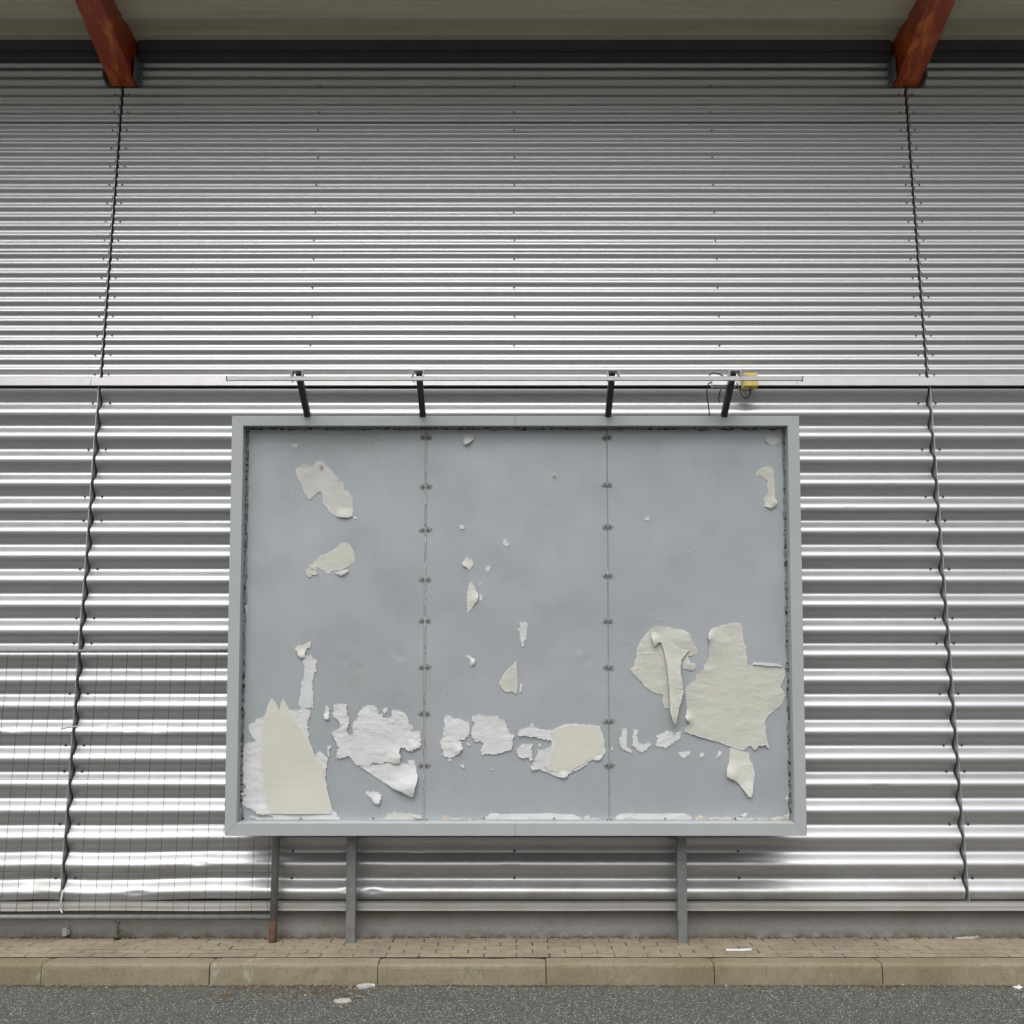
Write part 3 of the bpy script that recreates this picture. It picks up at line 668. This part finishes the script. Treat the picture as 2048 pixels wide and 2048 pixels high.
scrap(cC, [(200,1040),(220,1060),(222,1130),(240,1165),(290,1160),(320,1140),(340,1160),(300,1195),(260,1228),(215,1210),(200,1180),(168,1175),(185,1130),(185,1070)], W, 0)
scrap(cC, [(375,1090),(420,1070),(450,1050),(510,1070),(520,1085),(540,1065),(575,1065),(565,1110),(515,1150),(480,1170),(450,1195),(420,1180),(360,1165),(375,1130)], W, 0, wr=.004)
scrap(cC, [(545,1235),(600,1220),(650,1218),(645,1240),(590,1275)], W, 0, amp=.0015)
scrap(cC, [(720,1250),(745,1228),(760,1245),(735,1272)], W, 0, amp=.001)
scrap(cC, [(865,1240),(880,1215),(900,1225),(895,1250),(855,1278)], W, 0, amp=.001)
scrap(cC, [(35,1778),(50,1740),(85,1715),(330,1720),(600,1715),(650,1740),(665,1760),(640,1778)], W, 0, amp=.0008, wr=.003)
scrap(cC, [(670,1745),(740,1740),(800,1755),(960,1748),(1100,1755),(1250,1760),(1400,1745),(1440,1700),(1440,1778),(670,1778)], TA, 0, wr=.004)
scrap(cC, [(1050,1730),(1085,1712),(1108,1718),(1095,1745),(1070,1748)], W, 1, amp=.001)
scrap(cC, [(1400,1600),(1425,1580),(1436,1540),(1438,1625)], W, 0, amp=.001)
scrap(cC, [(395,150),(408,152),(404,166),(396,163)], W, 0, amp=.0003)
scrap(cC, [(862,1165),(876,1168),(870,1176)], W, 0, amp=.0003)
scrap(cD, [(635,480),(650,460),(740,450),(810,455),(825,415),(850,385),(890,400),(940,440),(985,490),(1020,540),(1070,580),(1105,620),(1108,680),(1150,690),(1165,730),(1190,760),(1185,830),(1195,870),(1185,935),(1100,945),(1030,935),(960,890),(900,800),(890,700),(860,690),(770,775),(735,740),(715,690),(700,640),(660,570)], BE, 0, amp=.0012, wr=.0012)
scrap(cD, [(1040,850),(1090,855),(1150,850),(1190,870),(1185,930),(1140,945),(1030,935)], CR, 1.5, amp=.001, curls=[(1100,930,14,.010)])
scrap(cD, [(1190,930),(1225,935),(1228,958),(1200,955)], W, 0, amp=.0006)
scrap(cD, [(690,440),(745,432),(752,446),(700,452)], W, 1, amp=.0005)
scrap(cD, [(870,430),(895,425),(905,470),(885,500),(868,480)], M_MOSS, 1.5, amp=.0012)
scrap(cD, [(1030,560),(1060,555),(1068,580),(1045,590)], M_MOSS, 1.5, amp=.0008)
scrap(cD, [(1110,1185),(1150,1200),(1180,1245),(1205,1300),(1200,1370),(1175,1390),(1145,1420),(1050,1455),(990,1455),(950,1490),(900,1450),(840,1420),(800,1400),(870,1310),(940,1290),(1010,1250),(1060,1200)], OL, 0, amp=.0012, wr=.0012)
scrap(cD, [(725,1450),(770,1400),(800,1400),(840,1430),(850,1490),(800,1495),(780,1520),(740,1490)], OL, 1, amp=.002, wr=.006)
scrap(cD, [(1010,1475),(1080,1455),(1145,1440),(1150,1460),(1110,1490),(1075,1505),(1040,1490)], W, 1.5, amp=.0006, curls=[(1090,1480,14,.012)])
scrap(cD, [(1449,105),(1460,105),(1463,205),(1452,208)], M_MOSS, -.9, amp=.0012)
scrap(cD, [(600,235),(640,225),(655,245),(640,270),(600,265)], FA, -.6, amp=.001)
scrap(cD, [(180,122),(208,122),(205,145),(185,155)], W, 0, amp=.0008)
scrap(cD, [(545,130),(610,122),(570,148)], W, 0, amp=.0005)
scrap(cD, [(150,1780),(172,1800),(172,1860),(155,1885)], W, 0, amp=.001)
scrap(cE, [(515,135),(600,142),(640,135),(620,180),(590,215),(535,245),(518,225)], W, 0, amp=.0006, curls=[(560,225,18,.022)])
scrap(cE, [(540,1325),(560,1322),(575,1345),(600,1345),(612,1395),(595,1420),(572,1458),(555,1430),(520,1415),(503,1385)], CR, 0, amp=.001, curls=[(520,1410,9,.008)])
scrap(cE, [(575,1570),(605,1570),(615,1605),(640,1650),(662,1690),(655,1740),(620,1790),(575,1845),(555,1870),(552,1800),(550,1700),(565,1620)], CR, 0, amp=.001, curls=[(640,1740,14,.012)])
scrap(cE, [(675,1680),(705,1690),(695,1740),(670,1745)], W, 0, amp=.0006)
scrap(cE, [(660,1595),(690,1568),(692,1585),(675,1603)], W, 0, amp=.0006)
scrap(cE, [(895,1165),(925,1145),(935,1175),(965,1195),(940,1222),(905,1215)], W, 0, amp=.001)
scrap(cE, [(725,1440),(755,1405),(778,1430),(755,1475)], W, 0, amp=.001)
scrap(cE, [(475,1015),(515,1015),(535,1055),(485,1052)], FA, 0, amp=.0006)
scrap(cE, [(1365,580),(1370,545),(1400,515),(1418,540),(1400,578)], M_MOSS, 0, amp=.001)
scrap(cF, [(1405,545),(1420,495),(1460,470),(1520,445),(1560,455),(1578,480),(1585,560),(1592,640),(1590,750),(1615,790),(1600,830),(1565,850),(1545,860),(1510,840),(1480,835),(1495,810),(1485,760),(1510,720),(1530,690),(1515,640),(1525,590),(1490,560),(1440,530)], OL, 0, amp=.001, wr=.001, curls=[(1590,800,12,.014), (1540,850,9,.010)])
scrap(cF, [(1495,205),(1510,160),(1560,150),(1650,170),(1645,210),(1560,250),(1520,225)], FA, 0, amp=.0006, curls=[(1505,200,8,.01)])
scrap(cF, [(325,965),(355,935),(390,935),(370,975)], FA, -.6, amp=.001)
scrap(cF, [(745,1265),(770,1262),(765,1278)], W, 0, amp=.0004)

# posts
PW = .031
for xpx in (704.5, 1361.5):
    xc = onY(xpx, 1780, 7.04).x
    mb = MB(); zt = 1.1
    a, b = Vector((xc, 7.045, ZP-.05)), Vector((xc, 7.045-(zt-ZP)*math.tan(T)*1.0, zt))
    vs = []
    for q in (a, b): vs += [q+Vector(d) for d in ((-PW, -.03, 0), (PW, -.03, 0), (PW, .03, 0), (-PW, .03, 0))]
    mb.add(vs, [(0,1,5,4), (1,2,6,5), (2,3,7,6), (3,0,4,7), (4,5,6,7)])
    mb.build('post', M_POST, BR, bevel=.004)
# lamp arms and rail
RY = 6.13; RZ = onY(1024, 757, RY).z
for (bx, tx) in ((585, 565), (800, 790), (1145, 1153), (1361, 1380)):
    base = bp(0, HB-.03, -.09); p0 = Vector((onY(bx*1.06, 827, 6.56).x, base.y, base.z-.02)); 
    p1 = onY(tx*1.06, 748, 6.17); p1.x = p0.x if abs(p1.x-p0.x) < .02 else (p0.x+p1.x)/2; p0.x = p1.x
    d = (p1-p0).normalized(); sd = Vector((1, 0, 0)); nn = d.cross(sd).normalized(); h = .019
    mb = MB(); vs = []
    for q in (p0, p1): vs += [q-sd*h-nn*h, q+sd*h-nn*h, q+sd*h+nn*h, q-sd*h+nn*h]
    mb.add(vs, [(3,2,1,0), (4,5,6,7), (0,1,5,4), (1,2,6,5), (2,3,7,6), (3,0,4,7)])
    arm = mb.build('lamp_arm', M_ARM, BR, bevel=.002)
    cb = MB(); s = -1 if bx < 966 else 1
    x = p1.x
    for xa, xb in ((x-.034, x-.030), (x+.030, x+.034), (x+s*.040-.0015, x+s*.040+.0015)):
        cb.box((xa, RY-.018, RZ+.010), (xb, RY+.045, RZ+.047))
    cb.box((x-.034, RY-.018, RZ+.0472), (x+.034, RY+.04, RZ+.050)); cb.tube([(x-.03, RY+.01, RZ-.022), (x-.03, RY+.01, RZ-.008)], .004, 6)
    cb.build('clamp', M_RAIL, arm)
xa, xb = onY(454.8, 757, RY).x, onY(1604, 759, RY).x
mb = MB(); mb.box((xa, RY-.012, RZ-.012), (xb, RY+.014, RZ+.012)); mb.box((xa, RY-.016, RZ-.0155), (xb, RY+.004, RZ-.0125)); 
rail = mb.build('lamp_rail', M_RAIL, BR, bevel=.001)
mb = MB(); mb.box((xa-.004, RY-.016, RZ-.0155), (xa-.0002, RY+.016, RZ+.013)); mb.box((xb+.0002, RY-.016, RZ-.0155), (xb+.004, RY+.016, RZ+.013)); mb.build('end_cap', M_ARM, rail)
# driver box behind the last arm
def py(x, y, Y): return onY(x, y, Y)
a, b = py(1424, 772, 6.30), py(1471, 752, 6.30)
mb = MB(); mb.cbox((a.x, 6.28, a.z), (b.x, 6.33, b.z), .003); drv = mb.build('led_driver', M_PLAS, BR)
mb = MB(); mb.cbox((a.x-.002, 6.285, a.z-.012), (b.x-.004, 6.335, a.z-.001), .002); mb.build('driver_base', M_GREYP, drv)
def spline(pts, n=10):
    pts = [Vector(p) for p in pts]; P = [pts[0]]+pts+[pts[-1]]; out = []
    for i in range(1, len(P)-2):
        for k in range(n):
            t = k/n; p0, p1, p2, p3 = P[i-1:i+3]
            out.append(.5*((2*p1)+(p2-p0)*t+(2*p0-5*p1+4*p2-p3)*t*t+(3*p1-p0-3*p2+p3)*t**3))
    out.append(pts[-1]); return out
k7 = lambda X, Y_, D: py(1380+X/7.43, 720+Y_/7.43, D)
def cable(pts, r=.0042, par=None):
    mb = MB(); mb.tube(spline([k7(*p) for p in pts]), r, 7); return mb.build('cable', M_CABLE, par, smooth=True)
cable([(325,335,6.31),(285,345,6.30),(258,400,6.33),(250,520,6.40),(275,680,6.5),(290,830,6.58)], par=BR)
cable([(285,258,6.17),(300,215,6.18),(350,192,6.2),(430,210,6.2),(500,240,6.2),(560,245,6.2)], par=BR)
cable([(690,250,6.15),(830,240,6.15),(1100,262,6.15),(1350,262,6.15),(1560,255,6.15),(1640,262,6.14),(1672,290,6.12),(1662,325,6.115)], .0033, BR)
cable([(470,410,6.36),(440,500,6.4),(428,580,6.42),(440,630,6.46)], .004, BR)
cable([(505,770,6.5),(530,805,6.55)], .004, BR)
# junction box on the wall
ja, jb = k7(792, 400, 7.02), k7(1008, 190, 7.02)
J = empty('junction_box', ((ja.x+jb.x)/2, 7.06, ja.z), 'small yellow junction box fixed to the wall band beside the last lamp arm', 'junction box')
mb = MB(); mb.cbox((ja.x, 7.025, ja.z), (jb.x, 7.092, jb.z), .008); bx = mb.build('housing', M_YEL, J)
mb = MB(); mb.cbox((ja.x+.004, 7.005, ja.z+.004), (jb.x-.004, 7.024, jb.z-.004), .006); mb.build('lid', M_YEL, J)
g0 = k7(895, 425, 7.05); mb = MB(); mb.tube([g0+Vector((0, 0, .014)), g0-Vector((0, 0, .012))], .011, 8); mb.build('cable_gland', M_GREYP, J)
cable([(895,440,7.05),(895,500,7.04),(850,560,7.0),(800,560,6.95),(750,500,6.85),(730,420,6.7),(690,340,6.42)], .0055, J)

# ------------------------------------------------------------------ mesh fence with rusty post
FY = 7.035
FN = empty('wire_fence', (onY(546, 1885, FY).x, FY, ZP), 'low steel pipe frame with thin wire mesh along the wall, left of the billboard', 'fence')
xp0 = onY(545.5, 1880, FY).x
zb0, zt0 = onY(300, 1834, FY).z, onY(300, 1302, FY).z
rz = onY(300, 1843, FY).z+.0
mb = MB(); xt = xp0-.005; mb.tube([(xp0, FY, rz+.005), (xt, FY, 1.2), (xt, FY, zt0+.01)], .0245, 14); mb.build('post', M_POST, FN, smooth=True)
mb = MB(); mb.tube([(xp0, FY, ZP-.05), (xp0, FY, ZP+.03), (xp0, FY, ZP+.08), (xp0, FY, rz+.006)], [.0275, .026, .0248, .0252], 14); mb.build('rusty_foot', M_RUST, FN, smooth=True)
mb = MB(); mb.tube([(-9, FY-.004, zb0), (xp0-.02, FY-.004, zb0)], .0165, 10); mb.build('bottom_rail', M_POST, FN, smooth=True)
mb = MB(); mb.tube([(-9, FY-.004, zt0), (xp0, FY-.004, zt0)], .013, 10); mb.build('top_rail', M_POST, FN, smooth=True)
mb = MB(); sx = 30/2048*6.95*1.0; x = xp0-.045; i = 0
while x > -6:
    pts = []
    for k in range(9):
        z = zt0+(zb0-zt0)*k/8; pts.append((x+noise.noise(Vector((x*1.1, z*1.4, 0)))*.010+noise.noise(Vector((x*9, z*2, 4)))*.003, FY-.012+noise.noise(Vector((x, z*2, 3)))*.006, z))
    mb.tube(pts, .0014, 5, cap=False); x -= sx
for ys in (1384, 1470.5, 1528, 1559.5, 1650, 1743):
    z = onY(300, ys, FY).z; pts = []; n = 60
    for k in range(n+1):
        x = -6+(xp0+6)*k/n; pts.append((x, FY-.0085, z+noise.noise(Vector((x*.8, ys, 0)))*.008+(noise.noise(Vector((x*.9, 0, 9)))*.02 if ys > 1700 else 0)))
    mb.tube(pts, .0014, 5, cap=False)
mb.build('wire_mesh', M_WIRE, FN)
# loose wire end at the bottom of the left seam
w0 = onY(118*1.06, 1790, FY-.03)
mb = MB(); q = lambda X, Y_, D: onY(X/2.76, 1200+Y_/2.76, D)
mb.tube(spline([q(345,1600,7.07), q(340,1650,7.05), q(332,1700,7.04), q(345,1728,7.03)]), .005, 7); mb.build('bent_trim', M_STRIP, B, smooth=True)
mb = MB(); mb.tube(spline([q(338,712,7.06), q(380,704,7.04), q(424,697,7.03)]), .005, 7); mb.build('bent_trim', M_STRIP, B, smooth=True)

# ------------------------------------------------------------------ small things
# cable socket on plinth
p = onY(133, 1862, YC+.03)
SK = empty('wall_socket', (p.x, YC+.04, p.z-.03), 'small pale plastic cable outlet on the concrete plinth near the left seam', 'socket')
mb = MB(); mb.cbox((p.x-.018, YC+.005, p.z-.028), (p.x+.012, YC+.046, p.z+.022), .004); mb.build('housing', M_RAIL, SK)
mb = MB(); mb.tube([(p.x+.018, YC+.02, p.z-.018), (p.x+.018, YC+.02, p.z+.015)], .008, 8); mb.tube([(p.x, YC+.035, p.z+.02), (p.x, YC+.038, p.z+.09)], .002, 5); mb.build('cable', M_STRIP, SK)
# weeds
def weed(xpx, label, hs, seed):
    r = random.Random(seed); p = onZ(xpx, 1879, ZP); p.y = YC-.005
    W_ = empty('dry_weed', p, label, 'plant')
    for h, lean in hs:
        mb = MB(); top = p+Vector((lean, -.02, h)); pts = [p, p+Vector((lean*.1+.004, -.004, h*.5)), top]
        mb.tube(spline(pts, 6), .0022, 5)
        for k in range(9):
            t = r.uniform(.2, 1); c = p.lerp(top, t)+Vector((r.uniform(-.006, .006), -.003, 0)); a = r.uniform(0, 6.3)
            d = Vector((cos(a)*.014, -abs(sin(a))*.010, r.uniform(.004, .014))); mb.add([c, c+d*.5+Vector((0, 0, .004)), c+d, c+d*.5-Vector((0, 0, .003))], [(0,1,2,3)])
        mb.build('stem', M_WEED, W_)
    mb = MB()
    for k in range(30):
        a = r.uniform(0, 2*pi); d = Vector((cos(a)*.03, -abs(sin(a))*.025, r.uniform(.002, .02))); mb.add([p, p+d*.6+Vector((0, 0, .006)), p+d, p+d*.5+Vector((.004, 0, 0))], [(0,1,2,3)])
    mb.build('leaf_tuft', M_WEED, W_)
weed(235, 'thin dry weed with two upright stalks growing at the plinth foot', [(.13, -.012), (.12, .018), (.07, .03)], 1)
# debris strips
def flakes(mb, n, fx, r, s0=.004, s1=.016, mi=0, h=.006):
    for _ in range(n):
        c = fx(r); s = r.uniform(s0, s1); a = r.uniform(0, 6.3); e = Vector((cos(a), sin(a), r.uniform(-.3, .3)))*s; f = Vector((-sin(a), cos(a), r.uniform(-.3, .3)))*s*r.uniform(.3, .8)
        u = Vector((0, 0, r.uniform(.15, .5)*s)); mb.add([c+e, c+f, c-e, c-f, c+u], [(0,1,4), (1,2,4), (2,3,4), (3,0,4)], mi)
r = random.Random(11); mb = MB()
def f1(r):
    x = r.uniform(-5, 5); dens = noise.noise(Vector((x*2.2, 1, 0)))
    return Vector((x, YC+.044-abs(r.gauss(0, .012+.014*max(0, dens+.2))), ZP+r.uniform(-.002, .008)))
flakes(mb, 2600, f1, r, .004, .013)
def f2(r):
    x = r.uniform(-5, 5); return Vector((x, 6.488-abs(r.gauss(0, .018+.05*max(0, noise.noise(Vector((x*1.4, 7, 0)))))), r.uniform(0, .005)))
flakes(mb, 4200, f2, r, .003, .011)
for cx, cy, n, sx_ in ((650,1975,60,.09), (700,1978,50,.05), (520,1968,50,.08), (455,1992,40,.02), (605,1985,120,.16), (690,1990,110,.10), (1750,1966,60,.06)):
    c = onZ(cx, cy, 0); flakes(mb, n, lambda r: Vector((c.x+r.gauss(0, sx_), c.y+r.gauss(0, .045), .002)) if c.y < 6.4 else Vector((c.x+r.gauss(0, sx_), 6.48-abs(r.gauss(0, .03)), .002)), r, .004, .014)
for px in (546, 704, 1361):
    c = onZ(px, 1882, ZP); flakes(mb, 60, lambda r: Vector((c.x+r.gauss(0, .04), c.y+r.gauss(0, .012), ZP+.001)), r, .002, .007)
tag(mb.build('leaf_debris', M_DEB), 'brown leaf crumbs and dirt gathered along the plinth and the kerb foot', 'debris', kind='stuff')
mb = MB()
flakes(mb, 130, f2, r, .003, .012); flakes(mb, 22, lambda r: Vector((r.uniform(-4, 4), r.uniform(5.2, 6.45), .001)), r, .003, .009); flakes(mb, 40, f1, r, .003, .010)
for cx, cy, n in ((690,1975,14), (600,1990,10), (720,1992,12)):
    c = onZ(cx, cy, 0); flakes(mb, n, lambda r: Vector((c.x+r.gauss(0, .05), min(6.47, c.y+r.gauss(0, .03)), .002)), r, .004, .012)
tag(mb.build('gravel_chips', M_CHIP), 'pale stone and paper crumbs lying on the asphalt by the kerb', 'debris', kind='stuff')
def litter(name, pts, z, mat, label, cat, hgt=.006, ymax=6.47):
    ps = [onZ(x, y, z) for x, y in pts]; c = sum(ps, Vector())/len(ps); n = len(ps); mb = MB()
    for q in ps: q.y = min(q.y, ymax)
    rr = random.Random(len(label)); top = [q+Vector((0, 0, .003+rr.uniform(.2, 1)*hgt)) for q in ps]; ct = c+Vector((0, 0, hgt*1.2+.003))
    mb.add(top+[q+Vector((0, 0, .0008)) for q in ps]+[ct], [(i, (i+1) % n, 2*n) for i in range(n)]+[(i, i+n, (i+1) % n+n, (i+1) % n) for i in range(n)]+[tuple(range(2*n-1, n-1, -1))])
    if hgt > .0045:
        for _ in range(16):
            a_, b_ = ps[rr.randrange(n)], ps[rr.randrange(n)]; q = a_.lerp(b_, rr.random()).lerp(c, .25); q = q+Vector((0, 0, rr.uniform(.002, hgt)))
            e1 = Vector((rr.uniform(-1, 1), rr.uniform(-1, 1), rr.uniform(-.5, .8)))*.016; e2 = Vector((rr.uniform(-1, 1), rr.uniform(-1, 1), rr.uniform(-.3, .6)))*.014
            mb.add([q, q+e1, q+e1*.6+e2, q+e2*.8], [(0,1,2), (0,2,3)])
    return tag(mb.build(name, mat), label, cat)
litter('paper_scrap', [(712,1974),(720,1967),(745,1965),(752,1968),(750,1974),(735,1977),(718,1979)], 0, M_LITTER, 'crumpled white paper scrap on the asphalt right against the kerb', 'scrap', .012)
litter('paper_scrap', [(666,2003),(680,1998),(700,1999),(703,2004),(690,2007),(672,2007)], 0, M_CHIP, 'flat beige paper scrap on the asphalt, a step out from the kerb', 'scrap', .005)
litter('plastic_strip', [(1452,1899),(1475,1899),(1503,1898),(1504,1901),(1480,1902),(1452,1902)], ZP+.003, M_PLAS, 'thin white plastic strip lying on the brick paving right of the posts', 'scrap', .003, 9)
litter('wood_splinter', [(1910,1876),(1950,1874),(1961,1875),(1950,1878),(1912,1879)], ZP+.003, M_CHIP, 'pale splinter of wood at the plinth foot near the right edge', 'scrap', .005, 9)
litter('paper_scrap', [(2026,1975),(2040,1973),(2046,1976),(2038,1979)], 0, M_PLAS, 'small white scrap on the asphalt at the far right by the kerb', 'scrap', .005)
